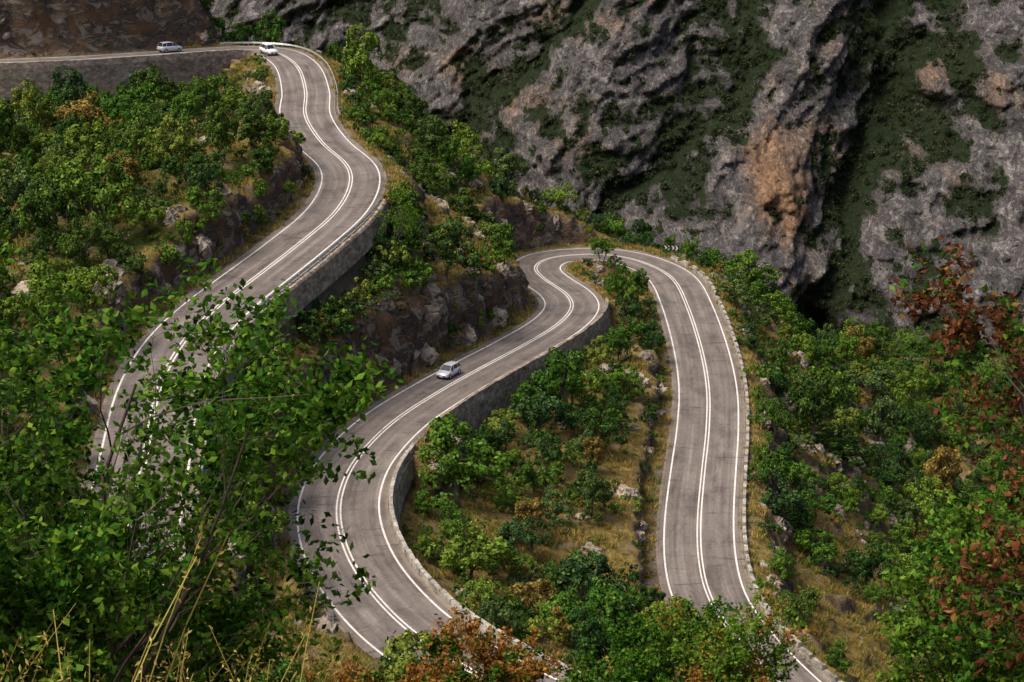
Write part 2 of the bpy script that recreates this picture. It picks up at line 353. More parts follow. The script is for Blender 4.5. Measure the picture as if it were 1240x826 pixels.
nrm=np.stack([-dzx,-dzy,np.ones_like(Z)],-1).reshape(-1,3);nrm/=np.linalg.norm(nrm,axis=1)[:,None]
steep=np.maximum(sst((.86-nrm[:,2])/.25)*sst((d-6)/2),crag)
dsp=(ridged(st3(x/4.5,y/4.5,z/3.5),4)*1.3-.3)*steep*(y>60)*(y<420)
Vt=st3(x,y,z)+nrm*dsp[:,None]
dry=np.exp(-(((x+9)/9)**2+((y-233)/14)**2))+np.exp(-(((x-38)/12)**2+((y-165)/22)**2))+1.0*np.exp(-(((x+16)/7)**2+((y-119)/12)**2))+.8*sst(1-(d-4)/7)+.8*np.exp(-(((x-28)/10)**2+((y-274)/8)**2))+.6*np.exp(-(((x-5)/9)**2+((y-170)/40)**2))
me=quads_mesh('ground',Vt,grid_faces(len(gx),len(gy)),[M_GROUND],smooth=True,attrs=dict(dry=dry,shoulder=sst(1-(d-4.5)/2.6)))
add('ground',me)
Zf=Vt[:,2].reshape(GX.shape)
def ground_z(px,py):
    px=np.asarray(px,float);py=np.asarray(py,float)
    i=np.clip(np.searchsorted(gx,px)-1,0,len(gx)-2);j=np.clip(np.searchsorted(gy,py)-1,0,len(gy)-2)
    u=(px-gx[i])/(gx[i+1]-gx[i]);v=(py-gy[j])/(gy[j+1]-gy[j])
    return Zf[i,j]*(1-u)*(1-v)+Zf[i+1,j]*u*(1-v)+Zf[i,j+1]*(1-u)*v+Zf[i+1,j+1]*u*v
NZ=nrm[:,2].reshape(GX.shape)
def ground_nz(px,py):
    i=np.clip(np.searchsorted(gx,px)-1,0,len(gx)-2);j=np.clip(np.searchsorted(gy,py)-1,0,len(gy)-2);return NZ[i,j]

# ------------------------------------------------------------------ roads + markings
def ribbon(R,o0,o1,dz,n=2,i0=0,i1=None,wob=0):
    P=R['P'][i0:i1];Nn=R['Nn'][i0:i1];s=R['s'][i0:i1];o=np.linspace(o0,o1,n)
    V=np.zeros((len(P),n,3));V[:,:,:2]=P[:,None,:2]+Nn[:,None]*o[None,:,None];V[:,:,2]=P[:,None,2]+dz
    st=np.zeros((len(P),n,3));st[:,:,0]=s[:,None];st[:,:,1]=o[None]
    return V.reshape(-1,3),grid_faces(len(P),n)[:,::-1],st.reshape(-1,3)
for nm,R in (('road',RA),('road',RB)):
    V,F,st=ribbon(R,-HW,HW,0,13); st[:,0]+=0 if R is RA else 900
    o=add(nm,quads_mesh(nm,V,F,[M_ASPH],attrs=dict(st=st)))
    a=Acc()
    for c,w in ((3.85,.19),(-3.85,.19),(.19,.16),(-.19,.16)):
        V,F,_=ribbon(R,c-w/2,c+w/2,.012); a.put(V,F)
    add('road_markings',a.mesh('road_markings',[M_PAINT]))

# ------------------------------------------------------------------ walls
def ret_wall(name,R,side,s0,s1,extra=1.5,par=.75):
    i0=np.searchsorted(R['s'],s0);i1=np.searchsorted(R['s'],s1);P=R['P'][i0:i1];Nn=R['Nn'][i0:i1]*side;h=R['h'][side][i0:i1]
    n=len(P);top=P[:,2]+par;bot=P[:,2]-h-extra
    j=RNG.normal(0,.03,n)
    def pt(o,z): return np.c_[P[:,:2]+Nn*(o),z]
    ring=np.stack([pt(4.78,P[:,2]-.5),pt(4.78,top+j),pt(5.22,top+j),pt(5.42,P[:,2]-.3),pt(5.75,bot)],1)
    V=ring.reshape(-1,3);F=grid_faces(n,5)
    a=Acc();a.put(V,F if side<0 else F[:,::-1])
    return add(name,a.mesh(name,[M_STONE]))
for (rn,side),sg in segs.items():
    R=RA if rn=='A' else RB
    for s0,s1,H in sg:
        ret_wall('retaining_wall',R,side,max(0,s0),s1,par=.7 if H>2 else -.1)
def parapet(name,R,side,s0,s1,off=5.0,L=1.5,gap=.55,h=.62):
    a=Acc();s=s0
    sm=R['s']
    def at(s,o):
        x=np.interp(s,sm,R['P'][:,0]);y=np.interp(s,sm,R['P'][:,1]);z=np.interp(s,sm,R['P'][:,2])
        n=np.array([np.interp(s,sm,R['Nn'][:,0]),np.interp(s,sm,R['Nn'][:,1])]);n/=np.linalg.norm(n)
        return np.array([x+n[0]*o*side,y+n[1]*o*side,z]),math.atan2(-n[0],n[1])
    while s<s1:
        c,r=at(s+L/2,off); w=.42+random.uniform(-.03,.03); hh=h+random.uniform(-.05,.05)
        a.box((c[0],c[1],c[2]+hh/2-.05),(L,w,hh+.1),r+random.uniform(-.03,.03),0,.93)
        c,r=at(s+L/2+(L+gap)/2,off); a.box((c[0],c[1],c[2]+.08),(gap+.3,.34,.42),r)
        s+=L+gap
    return add(name,a.mesh(name,[M_PARA]))
random.seed(3)
parapet('parapet_wall',RB,1,sB(22,268),sB(33,132),L=1.8,gap=.45,h=.72)
parapet('parapet_wall',RB,-1,sB(8,105),sB(-15.6,168),gap=.3,L=2.2)
parapet('parapet_wall',RA,1,sA(-34,151),sA(-32,100))
def guardrail(R,side,s0,s1,off=5.1):
    a=Acc();sm=R['s'];S=np.arange(s0,s1,1.0)
    X=np.interp(S,sm,R['P'][:,0]);Y=np.interp(S,sm,R['P'][:,1]);Zz=np.interp(S,sm,R['P'][:,2]);nx=np.interp(S,sm,R['Nn'][:,0])*side;ny=np.interp(S,sm,R['Nn'][:,1])*side
    prof_=[(0,.42),(.05,.5),(0,.58),(.05,.66),(0,.74)]
    V=np.stack([np.stack([X+nx*(off-o),Y+ny*(off-o),Zz+zz],1) for o,zz in prof_],1)
    a.put(V.reshape(-1,3),grid_faces(len(S),len(prof_)))
    for i in range(0,len(S),3): a.box((X[i]+nx[i]*(off+.08),Y[i]+ny[i]*(off+.08),Zz[i]+.2),(.1,.1,1.1))
    return add('guardrail',a.mesh('guardrail',[M_STEEL]))
guardrail(RA,1,sA(-52,317),sA(-31,257));guardrail(RA,1,sA(-22,212),sA(-34,153),5.0)

# ------------------------------------------------------------------ mountain
def mountain():
    X=np.linspace(-560,560,900);Zv=np.r_[np.linspace(-300,40,350),60,90,130];nX=len(X);nZ=len(Zv)
    XX,ZZ=np.meshgrid(X,Zv,indexing='ij');x=XX.ravel();z=ZZ.ravel()
    a=x-.7*(z+150)+fbm(st3(x/70,z/70,x*0+3),3)*24
    g=lambda c,w:np.exp(-((a-c)/w)**2)
    D=32*g(112,32)+46*g(215,32)+64*g(300,45)-18*g(165,14)+16*g(30,26)-12*g(72,12)+18*g(-60,24)-12*g(-15,14)+20*g(-150,40)
    kn=np.exp(-(((x-118)/26)**2+((z+192)/16)**2))*22
    D+=kn
    D+=ridged(st3(a/32,z/60,0*x),5)*7+ridged(st3(a/14+7,z/16,0*x),5)*4.2+ridged(st3(x/5,z/5,0*x+9),3)*2.0
    D+=fbm(st3(a/24,z/24,0*x+50),4)*6
    Dg=D.reshape(nX,nZ)
    def blur(A,k):
        for ax in (0,1):
            c=np.cumsum(np.insert(np.pad(A,[(k,k) if i==ax else (0,0) for i in (0,1)],'edge'),0,0,axis=ax),axis=ax)
            sl1=[slice(None)]*2;sl2=[slice(None)]*2;sl1[ax]=slice(2*k+1,None);sl2[ax]=slice(0,-2*k-1)
            A=(c[tuple(sl1)]-c[tuple(sl2)])/(2*k+1)
        return A
    conc=(blur(Dg,7)-Dg).ravel();conc2=(blur(Dg,24)-Dg).ravel()
    n1=fbm(st3(x/34,z/34,0*x+20),5);n2=fbm(st3(x/11,z/11,0*x+60),4)
    veg=.46+conc*.05+conc2*.012+n1*.28+n2*.34+.30*np.exp(-((z+225)/22)**2)+.22*g(165,20)+.14*g(72,16)
    veg-=.30*np.exp(-(((x-118)/22)**2+((z+190)/12)**2))+.28*np.exp(-(((x-110)/24)**2+((z+155)/20)**2))+.10*g(215,26)
    y=650+(z+240)*1.3-D+240*sst((50-x)/170)
    y+= -3.0*np.sin(z/6.5+n1*3)
    orange=.62*np.exp(-(((x-112)/14)**2+((z+162)/16)**2))+.5*np.exp(-(((x-145)/15)**2+((z+148)/9)**2))+.38*np.exp(-(((x+20)/45)**2+((z+135)/8)**2))+.38*np.exp(-(((x-20)/25)**2+((z+105)/8)**2))+.42*n1+.18
    y=np.where(z>41,y+(z-41)**1.7,y)
    V=st3(x,y,z)
    me=quads_mesh('mountain',V,grid_faces(nX,nZ),[M_MTN],smooth=True,attrs=dict(veg=veg,orange=orange))
    add('mountain',me)
    ok=np.where((veg>.48)&(z>-245)&(z<-60)&(x>-300)&(x<300))[0]
    return V[RNG.choice(ok,9500)]
MV=mountain()

# ------------------------------------------------------------------ plants
def proto(name,seed,H,W,nc,nl,leaf,low,matl):
    """leafy crown made of several rounded masses, each broken into leaf clumps"""
    rng=np.random.default_rng(seed);a=Acc();base=np.array([0,0,-.6])
    nb=5;B=[(np.array([0,0,H*(.54+.04*rng.normal())]),W*.32,H*.42)]
    for i in range(nb):
        an=i*2*math.pi/nb+rng.uniform(-.6,.6);q=rng.uniform(.22,.34)*W
        B.append((np.array([math.cos(an)*q,math.sin(an)*q,H*rng.uniform(low+.25,.66)]),W*rng.uniform(.17,.24),H*rng.uniform(.19,.28)))
    cs=[];up=[]
    for i in range(nc):
        c0,rx,rz=B[rng.integers(len(B))];v=rng.normal(size=3);v[2]=abs(v[2])*1.1-.35;v/=np.linalg.norm(v)
        c=c0+v*np.array([rx,rx,rz])*rng.uniform(.75,1.05);c[2]=max(c[2],H*low+.1);cs.append(c);up.append(v)
    cs=np.array(cs);up=np.array(up);rad=rng.uniform(.06,.12,nc)*(H+W)/2
    top=np.array([rng.normal(0,.06*W),rng.normal(0,.06*W),H*.5])
    a.tube([base,(base+top)/2+rng.normal(0,.12,3),top],[.035*H,.025*H,.014*H],6,1)
    for i in rng.choice(nc,min(nc,9),replace=False):
        m=(top+cs[i])/2+rng.normal(0,.15,3);a.tube([base*.3+top*.7,m,cs[i]],[.013*H,.009*H,.004*H],4,1)
    per=nl//nc;CC=[];NN=[]
    for c,r,u in zip(cs,rad,up):
        v=rng.normal(size=(per,3))+u*.9+np.array([0,0,.2]);v/=np.linalg.norm(v,axis=1)[:,None]
        rr=r*(rng.uniform(.5,1,per)**.5+rng.exponential(.08,per))
        CC.append(c+v*rr[:,None]);NN.append(v*1.3+rng.normal(0,.4,(per,3)))
    CC=np.vstack(CC);NN=np.vstack(NN);L=rng.uniform(.6,1.3,len(CC))*leaf
    a.leaves(CC,NN,L,L*.65,rng,0)
    me=a.mesh(name,[matl,M_BARK]);return bpy.data.objects.new(name,me)
def make_coll(cname,objs):
    c=bpy.data.collections.new(cname)
    for o in objs: c.objects.link(o)
    return c
trees=[proto('tree_%02d'%i,100+i,[5.2,4.8,6.4,4.6,5.4,7.0][i],[5.0,5.4,4.8,5,5.8,3.6][i],[50,54,48,46,60,44][i],3600,[.27,.24,.29,.22,.3,.26][i],.05,M_TREE) for i in range(6)]
shrubs=[proto('shrub_%02d'%i,200+i,2.2,[2.8,2.4,3.2,2.2][i],22,1000,.20,.04,M_TREE) for i in range(4)]
fars=[proto('far_tree_%02d'%i,300+i,5,5.5,22,300,.8,.05,M_FAR) for i in range(4)]
def grass_proto(name,seed):
    rng=np.random.default_rng(seed);a=Acc();n=70
    b=np.c_[rng.normal(0,.28,(n,2)),np.full(n,-.1)];ln=rng.uniform(.3,.75,n);d_=np.c_[rng.normal(0,.45,(n,2)),np.ones(n)];d_/=np.linalg.norm(d_,axis=1)[:,None]
    t=b+d_*ln[:,None];sd=np.cross(d_,rng.normal(size=(n,3)));sd/=np.linalg.norm(sd,axis=1)[:,None];sd*=.035
    V=np.stack([b-sd,b+sd,t+sd*.3,t-sd*.3],1).reshape(-1,3);a.put(V,np.arange(4*n).reshape(n,4));me=a.mesh(name,[M_DRY]);return bpy.data.objects.new(name,me)
grasses=[grass_proto('grass_tuft_%02d'%i,400+i) for i in range(3)]
def rock_proto(name,seed):
    import bmesh
    bm=bmesh.new();bmesh.ops.create_icosphere(bm,subdivisions=4,radius=1)
    P=np.array([v.co[:] for v in bm.verts]);o=seed*3.7
    q=np.round(P*1.6+fbm(P*1.2+o,2)[:,None]*.9)/1.6
    P2=P*.55+q*.35;P2*=(1+.25*ridged(P*1.7+o,4)*.6)[:,None];P2*=np.array([1.1,.9,.75])
    for v,c in zip(bm.verts,P2): v.co=c
    me=bpy.data.meshes.new(name);bm.to_mesh(me);bm.free();me.materials.append(M_ROCK);return bpy.data.objects.new(name,me)
rocks=[rock_proto('boulder_%02d'%i,i+1) for i in range(4)]
def scatter(name,P,scale,coll,nproto,tilt=.08,zs=None):
    n=len(P);me=bpy.data.meshes.new(name);me.vertices.add(n);me.vertices.foreach_set('co',np.asarray(P,np.float32).ravel())
    rot=np.c_[RNG.normal(0,tilt,n),RNG.normal(0,tilt,n),RNG.uniform(0,6.28,n)].astype(np.float32)
    a=me.attributes.new('rot','FLOAT_VECTOR','POINT');a.data.foreach_set('vector',rot.ravel())
    S=np.asarray(scale)[:,None]*np.c_[RNG.uniform(.8,1.2,n),RNG.uniform(.8,1.2,n),RNG.uniform(.8,1.25,n)]
    a=me.attributes.new('scl','FLOAT_VECTOR','POINT');a.data.foreach_set('vector',S.astype(np.float32).ravel())
    a=me.attributes.new('idx','INT','POINT');a.data.foreach_set('value',RNG.integers(0,nproto,n).astype(np.int32))
    o=add(name,me);ng=bpy.data.node_groups.new(name+'_nodes','GeometryNodeTree')
    ng.interface.new_socket('Geometry',in_out='INPUT',socket_type='NodeSocketGeometry');ng.interface.new_socket('Geometry',in_out='OUTPUT',socket_type='NodeSocketGeometry')
    gi=ng.nodes.new('NodeGroupInput');go=ng.nodes.new('NodeGroupOutput');ip=ng.nodes.new('GeometryNodeInstanceOnPoints');ci=ng.nodes.new('GeometryNodeCollectionInfo')
    ci.inputs['Collection'].default_value=coll;ci.inputs['Separate Children'].default_value=True;ci.inputs['Reset Children'].default_value=True
    def na(nm,t):
        q=ng.nodes.new('GeometryNodeInputNamedAttribute');q.data_type=t;q.inputs['Name'].default_value=nm;return q.outputs['Attribute']
    L=ng.links.new
    L(gi.outputs[0],ip.inputs['Points']);L(ci.outputs[0],ip.inputs['Instance']);ip.inputs['Pick Instance'].default_value=True
    L(na('idx','INT'),ip.inputs['Instance Index']);L(na('rot','FLOAT_VECTOR'),ip.inputs['Rotation']);L(na('scl','FLOAT_VECTOR'),ip.inputs['Scale']);L(ip.outputs[0],go.inputs[0])
    md=o.modifiers.new('scatter','NODES');md.node_group=ng;return o
def thin(P,r):
    cell={};keep=[]
    for i,(px,py) in enumerate(P[:,:2]):
        ri=r[i];k=(int(px//7),int(py//7));ok=True
        for a in (-1,0,1):
            for b in (-1,0,1):
                for j in cell.get((k[0]+a,k[1]+b),()):
                    if (P[j,0]-px)**2+(P[j,1]-py)**2<((ri+r[j])*.5)**2: ok=False;break
                if not ok:break
            if not ok:break
        if ok: cell.setdefault(k,[]).append(i);keep.append(i)
    return np.array(keep,int)
def gau(px,py,cx,cy,sx,sy): return np.exp(-(((px-cx)/sx)**2+((py-cy)/sy)**2))
def bare(px,py):
    b=1.7*gau(px,py,-10,233,7,11)+2.0*gau(px,py,38,163,8,18)+2.5*gau(px,py,-14,116,6,13)+1.2*gau(px,py,27,276,9,4)+.9*gau(px,py,9,278,4,3)+.5*gau(px,py,4,215,3,12)+1.2*gau(px,py,13,172,4,25)
    b+=1.5*gau(px,py,30,128,12,10)
    b+=.95*sst((fbm(st3(px/12,py/12,0*px+40),3)-.08)/.3)
    return b
def notree(px,py):
    return 2*gau(px,py,15,258,9,11)+2*gau(px,py,-38,250,5,16)+2*gau(px,py,30,128,14,12)+1.5*gau(px,py,17,175,3,30)+3*gau(px,py,-44,288,8,22)+3*gau(px,py,-13,112,8,14)+2*gau(px,py,-58,304,10,7)
n0=40000
px=RNG.uniform(-130,150,n0);py=RNG.uniform(82,400,n0)
d0,_,h0,_=road_query(px,py);sz=RNG.uniform(.5,1.0,n0)**1.5*1.75;sz=np.where(RNG.uniform(0,1,n0)<.45,sz,sz*.62)
ok=(d0>5.3+sz*2.1+(h0>.3)*.4)&(RNG.uniform(0,1,n0)>bare(px,py)+notree(px,py))&(ground_nz(px,py)>.3)
P=np.c_[px,py,ground_z(px,py)][ok];sz=sz[ok];kp=thin(P,sz*3.7);P=P[kp];sz=sz[kp];P[:,2]-=.4
scatter('hillside_trees',P,sz,make_coll('tree_models',trees),6)
n0=30000
px=RNG.uniform(-110,130,n0);py=RNG.uniform(82,350,n0);d0,_,h0,_=road_query(px,py);sz=RNG.uniform(.35,1.3,n0)
ok=(d0>5.2+sz*1.2+(h0>.3)*.4)&(RNG.uniform(0,1,n0)>bare(px,py)*.66)&(ground_nz(px,py)>.12)
P=np.c_[px,py,ground_z(px,py)][ok];sz=sz[ok];kp=thin(P,sz*3.2)[:4600];P=P[kp];sz=sz[kp];P[:,2]-=.1
def foot(R,side,s0,s1,n,lo,hi):
    """bushes growing at the foot of the walls"""
    s=RNG.uniform(s0,s1,n);s=s[fbm(st3(s/9,0*s,0*s),2)>-.18];o=RNG.uniform(6.6,8.2,len(s))*side
    X=np.interp(s,R['s'],R['P'][:,0])+np.interp(s,R['s'],R['Nn'][:,0])*o;Y=np.interp(s,R['s'],R['P'][:,1])+np.interp(s,R['s'],R['Nn'][:,1])*o
    return np.c_[X,Y,ground_z(X,Y)-.2],RNG.uniform(lo,hi,len(s))
P1,s1_=foot(RA,1,sA(-21.5,216),sA(-33,128),80,1.0,1.9)
P2,s2_=foot(RB,-1,sB(-13.5,176),sB(8.2,236),14,.7,1.2)
P=np.vstack([P,P1,P2]);sz=np.r_[sz,s1_,s2_]
scatter('hillside_shrubs',P,sz,make_coll('shrub_models',shrubs),4)
n0=60000
px=RNG.uniform(-60,70,n0);py=RNG.uniform(100,320,n0);d0,_,h0,_=road_query(px,py)
ok=(d0>4.9)&((d0<7.5)|(RNG.uniform(0,1,n0)<bare(px,py)))&((h0<.3)|(d0>6))
P=np.c_[px,py,ground_z(px,py)][ok][:9000]
scatter('dry_grass',P,RNG.uniform(.5,1.3,len(P)),make_coll('grass_models',grasses),3)
n0=14000
px=RNG.uniform(-110,80,n0);py=RNG.uniform(100,340,n0);d0,_,h0,_=road_query(px,py);nzv=ground_nz(px,py)
ok=(d0>6.6)&((h0<.3)|(d0>8))&((nzv<.72)|(RNG.uniform(0,1,n0)<.07))
P=np.c_[px,py,ground_z(px,py)][ok][:1800];P[:,2]-=.15
scatter('boulders',P,RNG.uniform(.25,1.0,len(P))**1.5*1.7,make_coll('boulder_models',rocks),4,.5)
scatter('mountain_forest',MV-np.array([0,0,.6]),RNG.uniform(.25,.85,len(MV)),make_coll('far_tree_models',fars),4)

# ------------------------------------------------------------------ detailed near trees
def big_tree(name,xy,H,spread,seed,mats,leafL=.17,stems=4,kids=(8,7,4),lpt=13,mixf=.25,lean=(0,0),zoff=0,up=.8,r0=.09):
    rng=np.random.default_rng(seed);a=Acc();tw=[]
    def grow(p,dv,L,r,lv):
        n=5 if lv<2 else 3;pts=[p];dd=dv.copy();rr=[r]
        for i in range(n):
            dd=dd+rng.normal(0,.16,3)+np.array([0,0,.05 if lv<2 else -.01]);dd/=np.linalg.norm(dd)
            pts.append(pts[-1]+dd*L/n);rr.append(r*(1-.75*(i+1)/n))
        pts=np.array(pts);a.tube(pts,rr,6 if lv==0 else (5 if lv==1 else 3),2)
        if lv==3: tw.append(pts);return
        if lv==2: tw.append(pts)
        K=kids[lv]
        for k in range(K):
            t=rng.uniform(.25 if lv==0 else .15,1);q=t*n;i=min(int(q),n-1);b=pts[i]+(pts[i+1]-pts[i])*(q-i)
            ax=rng.normal(size=3);tn=pts[i+1]-pts[i];tn/=np.linalg.norm(tn);ax-=tn*ax.dot(tn);ax/=np.linalg.norm(ax)
            an=rng.uniform(.5,1.1);nd=tn*math.cos(an)+ax*math.sin(an)+np.array([0,0,.12])
            nd/=np.linalg.norm(nd);grow(b,nd,L*rng.uniform(.38,.6)*(1.15-.45*t),max(.004,rr[i]*.5),lv+1)
    z0=float(ground_z([xy[0]],[xy[1]])[0])+zoff
    for s in range(stems):
        an=s*2*math.pi/stems+rng.uniform(-.5,.5);o=spread/H
        dv=np.array([math.cos(an)*o*rng.uniform(.3,.8)+lean[0],math.sin(an)*o*rng.uniform(.3,.8)+lean[1],1.]);dv/=np.linalg.norm(dv)
        grow(np.array([math.cos(an)*.12,math.sin(an)*.12,-.3]),dv,H*rng.uniform(.72,.95),r0*rng.uniform(.7,1.1),0)
    CC=[]
    for pts in tw:
        m=lpt;t=rng.uniform(.15,1.05,m)*(len(pts)-1);i=np.minimum(t.astype(int),len(pts)-2);c=pts[i]+(pts[i+1]-pts[i])*(t-i)[:,None]
        CC.append(c+rng.normal(0,leafL*.5,(m,3)))
    CC=np.vstack(CC);NN=rng.normal(size=CC.shape)*.8+np.array([0,-.2,up]);L=rng.uniform(.6,1.25,len(CC))*leafL
    sel=(fbm(CC/1.1+seed,2)+rng.normal(0,.25,len(CC)))>(.55-mixf*1.6)
    a.leaves(CC[~sel],NN[~sel],L[~sel],L[~sel]*.6,rng,0)
    if sel.any(): a.leaves(CC[sel],NN[sel],L[sel],L[sel]*.6,rng,1)
    return add(name,a.mesh(name,[mats[0],mats[1],M_BARK]),loc=(xy[0],xy[1],z0))
GL=[M_FG,M_FGL]
big_tree('broadleaf_tree',(-8.0,27),9.6,4.4,1,GL,lean=(.06,0),lpt=15)
big_tree('broadleaf_tree',(-7.8,31),6.2,2.4,2,GL)
big_tree('broadleaf_tree',(-10.4,30),9.8,4.2,3,GL,lpt=15)
big_tree('broadleaf_tree',(-8.0,22),4.6,3.0,4,GL)
big_tree('russet_tree',(10.6,27),8.4,3.0,5,[M_FG,M_RED],mixf=.40,leafL=.16,lpt=15)
big_tree('broadleaf_tree',(9.4,29),5.6,3.0,6,GL,mixf=.4,leafL=.14)
big_tree('russet_shrub',(-1.3,41),5.7,2.8,7,[M_FG,M_ORG],mixf=.38,leafL=.14,stems=5)
big_tree('green_shrub',(3.4,48),5.6,2.8,8,GL,mixf=.1,leafL=.16,stems=4)
big_tree('olive_shrub',(6.2,46),5.2,3.0,9,[M_FGL,M_ORG],mixf=.12,leafL=.14,stems=5)
big_tree('roadside_tree',(14.2,264.5),5.2,3,12,[M_FGL,M_FG],leafL=.34,lpt=5,kids=(7,5,3),stems=2,r0=.14)
big_tree('roadside_tree',(-14.2,204),9,4,13,[M_FGL,M_FG],leafL=.3,lpt=6,kids=(7,5,3),stems=3,r0=.12)

def stalks():
    rng=np.random.default_rng(5);a=Acc()
    for i in range(170):
        X=rng.uniform(-4.4,-1.6);Y=rng.uniform(7,12);z0=float(ground_z([X],[Y])[0]);H=rng.uniform(.9,2.2);ln=rng.normal(0,.25,2)
        t=np.linspace(0,1,6);P=np.c_[X+ln[0]*t**2*H,Y+ln[1]*t**2*H,z0-.05+t*H];a.tube(P,np.linspace(.007,.003,6),3,0)
        m=14;q=rng.uniform(.72,1,m);c=np.stack([np.interp(q,t,P[:,k]) for k in range(3)],1)+rng.normal(0,.015,(m,3))
        a.leaves(c,rng.normal(size=(m,3)),.05,.016,rng,0)
        for b in range(4):
            q=rng.uniform(.05,.6);c=np.array([np.interp(q,t,P[:,k]) for k in range(3)]);dv=rng.normal(0,1,3)*np.array([.2,.2,.12])+np.array([0,0,.2]);a.tube([c,c+dv*.6,c+dv+np.array([0,0,-.05])],[.006,.005,.001],3,0)
    add('dry_grass_stalks',a.mesh('dry_grass_stalks',[M_DRY]))
stalks()

# ------------------------------------------------------------------ vehicles
def car(name,paint,R,s,lat,rev,kind='hatch'):
    x=np.interp(s,R['s'],R['P'][:,0]);y=np.interp(s,R['s'],R['P'][:,1]);z=np.interp(s,R['s'],R['P'][:,2])
    i=min(np.searchsorted(R['s'],s),len(R['s'])-1);n=R['Nn'][i];t=R['T'][i];sl=R['sl'][i]
    e=bpy.data.objects.new(name,None);sc.collection.objects.link(e)
    e.location=(x+n[0]*lat,y+n[1]*lat,z+.01);h=math.atan2(t[1],t[0])+(math.pi if rev else 0)
    e.rotation_euler=(0,-math.atan(sl)*(-1 if rev else 1),h)
    k=1.0 if kind!='suv' else 1.12; hz={'hatch':1.0,'suv':1.22,'sedan':.97}[kind]
    S=[(-2.02,.60,.42,.70),(-1.98,.78,.30,.86),(-1.7,.85,.24,.93),(-1.0,.86,.22,.94),(0,.87,.22,.93),(.9,.86,.22,.91),(1.5,.84,.24,.84),(1.88,.76,.28,.72),(2.0,.58,.38,.58)]
    ring=[]
    for X,w,zs,zb in S:
        m_=(zs+zb)/2
        ring.append([(X,-w*.9,zs),(X,-w,m_-.05),(X,-w*.98,zb-.08),(X,-w*.84,zb),(X,0,zb+.04),(X,w*.84,zb),(X,w*.98,zb-.08),(X,w,m_-.05),(X,w*.9,zs),(X,0,zs-.02)])
    V=np.array(ring)*np.array([k,k,hz]);nS=len(S);F=[]
    for i in range(nS-1):
        for j in range(10): F.append([i*10+j,i*10+(j+1)%10,(i+1)*10+(j+1)%10,(i+1)*10+j])
    a=Acc();a.put(V.reshape(-1,3),F)
    for q,sg in ((0,1),(nS-1,-1)):
        r=V[q];a.put(r,[[0,1,8,9],[1,2,7,8],[2,3,6,7],[3,4,5,6]])
    add('body',a.mesh('body',[paint],True),e)
    rear=-1.9 if kind!='sedan' else -1.45
    G0=[(rear,.70,.92),(-1.1,.74,.92),(.15,.74,.92),(1.05,.70,.88)];G1=[(rear+.28,.56,1.38),(-1.0,.60,1.45),(.1,.60,1.45),(.42,.57,1.40)]
    b=np.array([[(X,-w,zz),(X2,-w2,z2),(X2,w2,z2),(X,w,zz)] for (X,w,zz),(X2,w2,z2) in zip(G0,G1)])*np.array([k,k,hz])
    a=Acc();F=[]
    for i in range(3):
        for j in (0,1,2): F.append([i*4+j,i*4+j+1,(i+1)*4+j+1,(i+1)*4+j])
    F+=[[0,3,2,1],[12,13,14,15]];a.put(b.reshape(-1,3),F);add('windows',a.mesh('windows',[M_GLASS]),e)
    a=Acc();rf=np.array([[(X2,-w2-.01,z2+.0),(X2,-w2*.8,z2+.045),(X2,w2*.8,z2+.045),(X2,w2+.01,z2+.0)] for (X2,w2,z2) in G1])*np.array([k,k,hz]);a.put(rf.reshape(-1,3),[[i*4+j,i*4+j+1,(i+1)*4+j+1,(i+1)*4+j] for i in range(3) for j in range(3)])
    for sd in (0,3):
        for g in range(4):
            p=b[g][sd];q=b[g][1 if sd==0 else 2];o=np.array([0,-.012 if sd==0 else .012,0]);a.tube([p+o,q+o],[.035,.03],4)
    add('roof_and_pillars',a.mesh('roof_and_pillars',[paint],True),e)
    a=Acc()
    for X in (-1.25*k,1.25*k):
        for sd in (-1,1):
            w=.80*k*sd;an=np.linspace(0,2*math.pi,17)[:-1];R0=.32*k
            for r1,r2,y1,y2,m_ in ((R0,R0,w-.1*sd,w+.1*sd,0),(R0,.2,w+.1*sd,w+.1*sd,0),(.2,.001,w+.08*sd,w+.105*sd,1)):
                Vw=np.vstack([np.c_[X+r1*np.cos(an),np.full(16,y1),R0+r1*np.sin(an)],np.c_[X+r2*np.cos(an),np.full(16,y2),R0+r2*np.sin(an)]])
                a.put(Vw,[[j,(j+1)%16,16+(j+1)%16,16+j] for j in range(16)],m_)
    add('wheels',a.mesh('wheels',[M_TYRE,M_STEEL]),e)
    a=Acc()
    for sd in (-1,1):
        a.box((1.88*k,.58*sd*k,.62*hz),(.16,.3,.16),0,0);a.box((-1.98*k,.64*sd*k,.72*hz),(.1,.18,.26),0,1);a.box((.75*k,.9*sd*k,.95*hz),(.14,.16,.12),0,2)
    a.box((1.98*k,0,.42*hz),(.08,1.0*k,.16),0,2);a.box((-2.0*k,0,.42*hz),(.1,1.3*k,.14),0,2);a.box((2.02*k,0,.40*hz),(.03,.5,.11),0,3)
    add('lights_and_trim',a.mesh('lights_and_trim',[M_LAMP,M_DKRED,M_BLACK,M_WHITE]),e)
    return e
car('silver_hatchback_car',M_SILVER,RB,sB(-6.0,195),1.9,True)
car('white_suv',M_WHITE,RA,sA(-43,315.5),-1.9,False,'suv')
car('silver_suv',M_SILVER,RA,sA(-60.5,309.5),2.2,False,'suv')

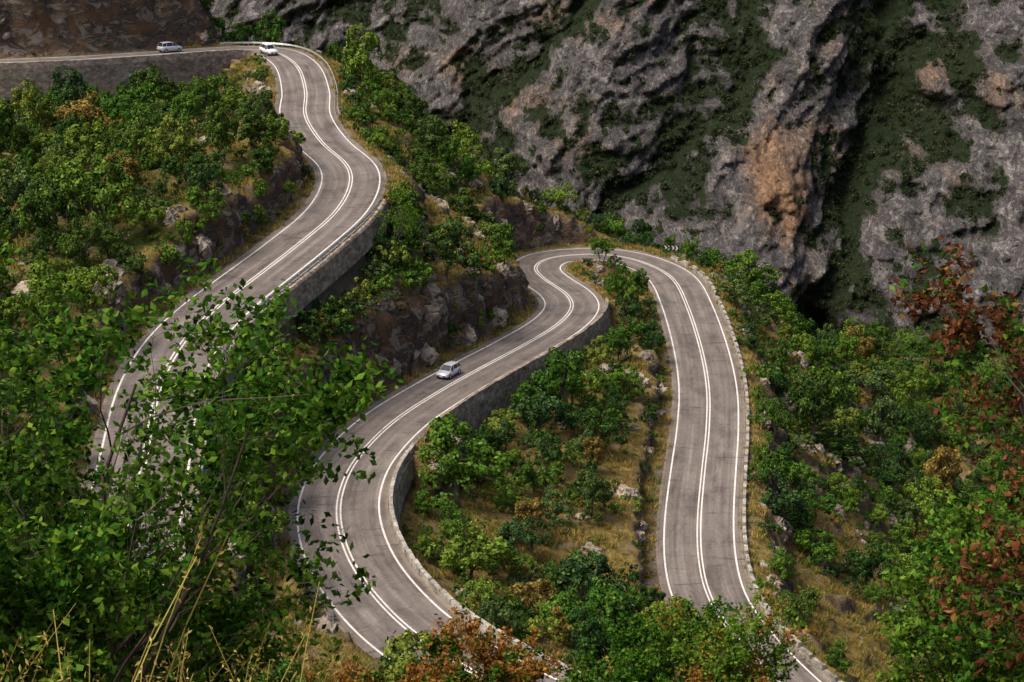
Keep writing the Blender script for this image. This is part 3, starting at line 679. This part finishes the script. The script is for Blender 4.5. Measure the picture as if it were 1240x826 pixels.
# ------------------------------------------------------------------ signs
def tri_sign(x,y,yaw):
    z=float(ground_z([x],[y])[0]);e=bpy.data.objects.new('triangular_road_sign',None);sc.collection.objects.link(e);e.location=(x,y,z);e.rotation_euler=(0,0,yaw)
    a=Acc();a.tube([(0,0,-.4),(0,0,2.9)],[.05,.05],8);add('post',a.mesh('post',[M_STEEL]),e)
    import bmesh
    bm=bmesh.new();f=bm.faces.new([bm.verts.new(c) for c in ((-.6,.06,2.0),(.6,.06,2.0),(0,.06,3.05))]);bmesh.ops.bevel(bm,geom=list(bm.verts),offset=.06,segments=3,affect='VERTICES')
    r=bmesh.ops.extrude_face_region(bm,geom=list(bm.faces));bmesh.ops.translate(bm,vec=(0,.03,0),verts=[v for v in r['geom'] if isinstance(v,bmesh.types.BMVert)])
    me=bpy.data.meshes.new('plate');bm.to_mesh(me);bm.free();me.materials.append(M_STEEL);add('plate',me,e)
    a=Acc();a.box((0,.03,2.2),(.7,.03,.05));a.box((0,.03,2.5),(.4,.03,.05));add('braces',a.mesh('braces',[M_BLACK]),e)
tri_sign(-13.9,119.5,0.1)
def chevron_sign(x,y,yaw):
    z=float(ground_z([x],[y])[0]);e=bpy.data.objects.new('chevron_sign',None);sc.collection.objects.link(e);e.location=(x,y,z);e.rotation_euler=(0,0,yaw)
    a=Acc()
    for q in (-1,1): a.tube([(q,.06,-.5),(q,.06,1.9)],[.04,.04],6)
    add('posts',a.mesh('posts',[M_STEEL]),e)
    a=Acc();a.box((0,0,1.6),(2.8,.05,.85));add('board',a.mesh('board',[M_BLACK]),e)
    a=Acc()
    for q in range(4):
        X=-1.2+q*.62
        for sg in (1,-1): a.put([(X,-.032,1.6+.36*sg),(X+.28,-.032,1.6+.36*sg),(X+.58,-.032,1.6),(X+.3,-.032,1.6)],[[0,1,2,3]])
    add('chevrons',a.mesh('chevrons',[M_WHITE]),e)
chevron_sign(26.6,276.4,-.2)

# ------------------------------------------------------------------ light, world, camera
EL,AZ=math.radians(58),math.radians(-112)
w=bpy.data.worlds.new('World');sc.world=w;w.use_nodes=True;nt=w.node_tree
bg=nt.nodes.get('Background') or nt.nodes.new('ShaderNodeBackground')
sky=nt.nodes.new('ShaderNodeTexSky');sky.sky_type='NISHITA';sky.sun_disc=False;sky.sun_elevation=EL;sky.sun_rotation=AZ;sky.dust_density=6;sky.air_density=.8
nt.links.new(sky.outputs[0],bg.inputs[0]);bg.inputs[1].default_value=.15
sl=bpy.data.lights.new('sun','SUN');sl.energy=3.1;sl.angle=math.radians(25);sl.color=(1,.91,.78)
so=add('sun',sl);dv=Vector((math.sin(AZ)*math.cos(EL),math.cos(AZ)*math.cos(EL),math.sin(EL)));so.rotation_euler=dv.to_track_quat('Z','Y').to_euler()
cam=bpy.data.cameras.new('camera');cam.lens=60;cam.sensor_width=36;cam.clip_start=.5;cam.clip_end=8000
co=add('camera',cam,rot=(math.radians(90-18),0,0));co.location=(0,0,0);sc.camera=co
sc.view_settings.view_transform='Standard';sc.view_settings.look='None';sc.view_settings.exposure=0
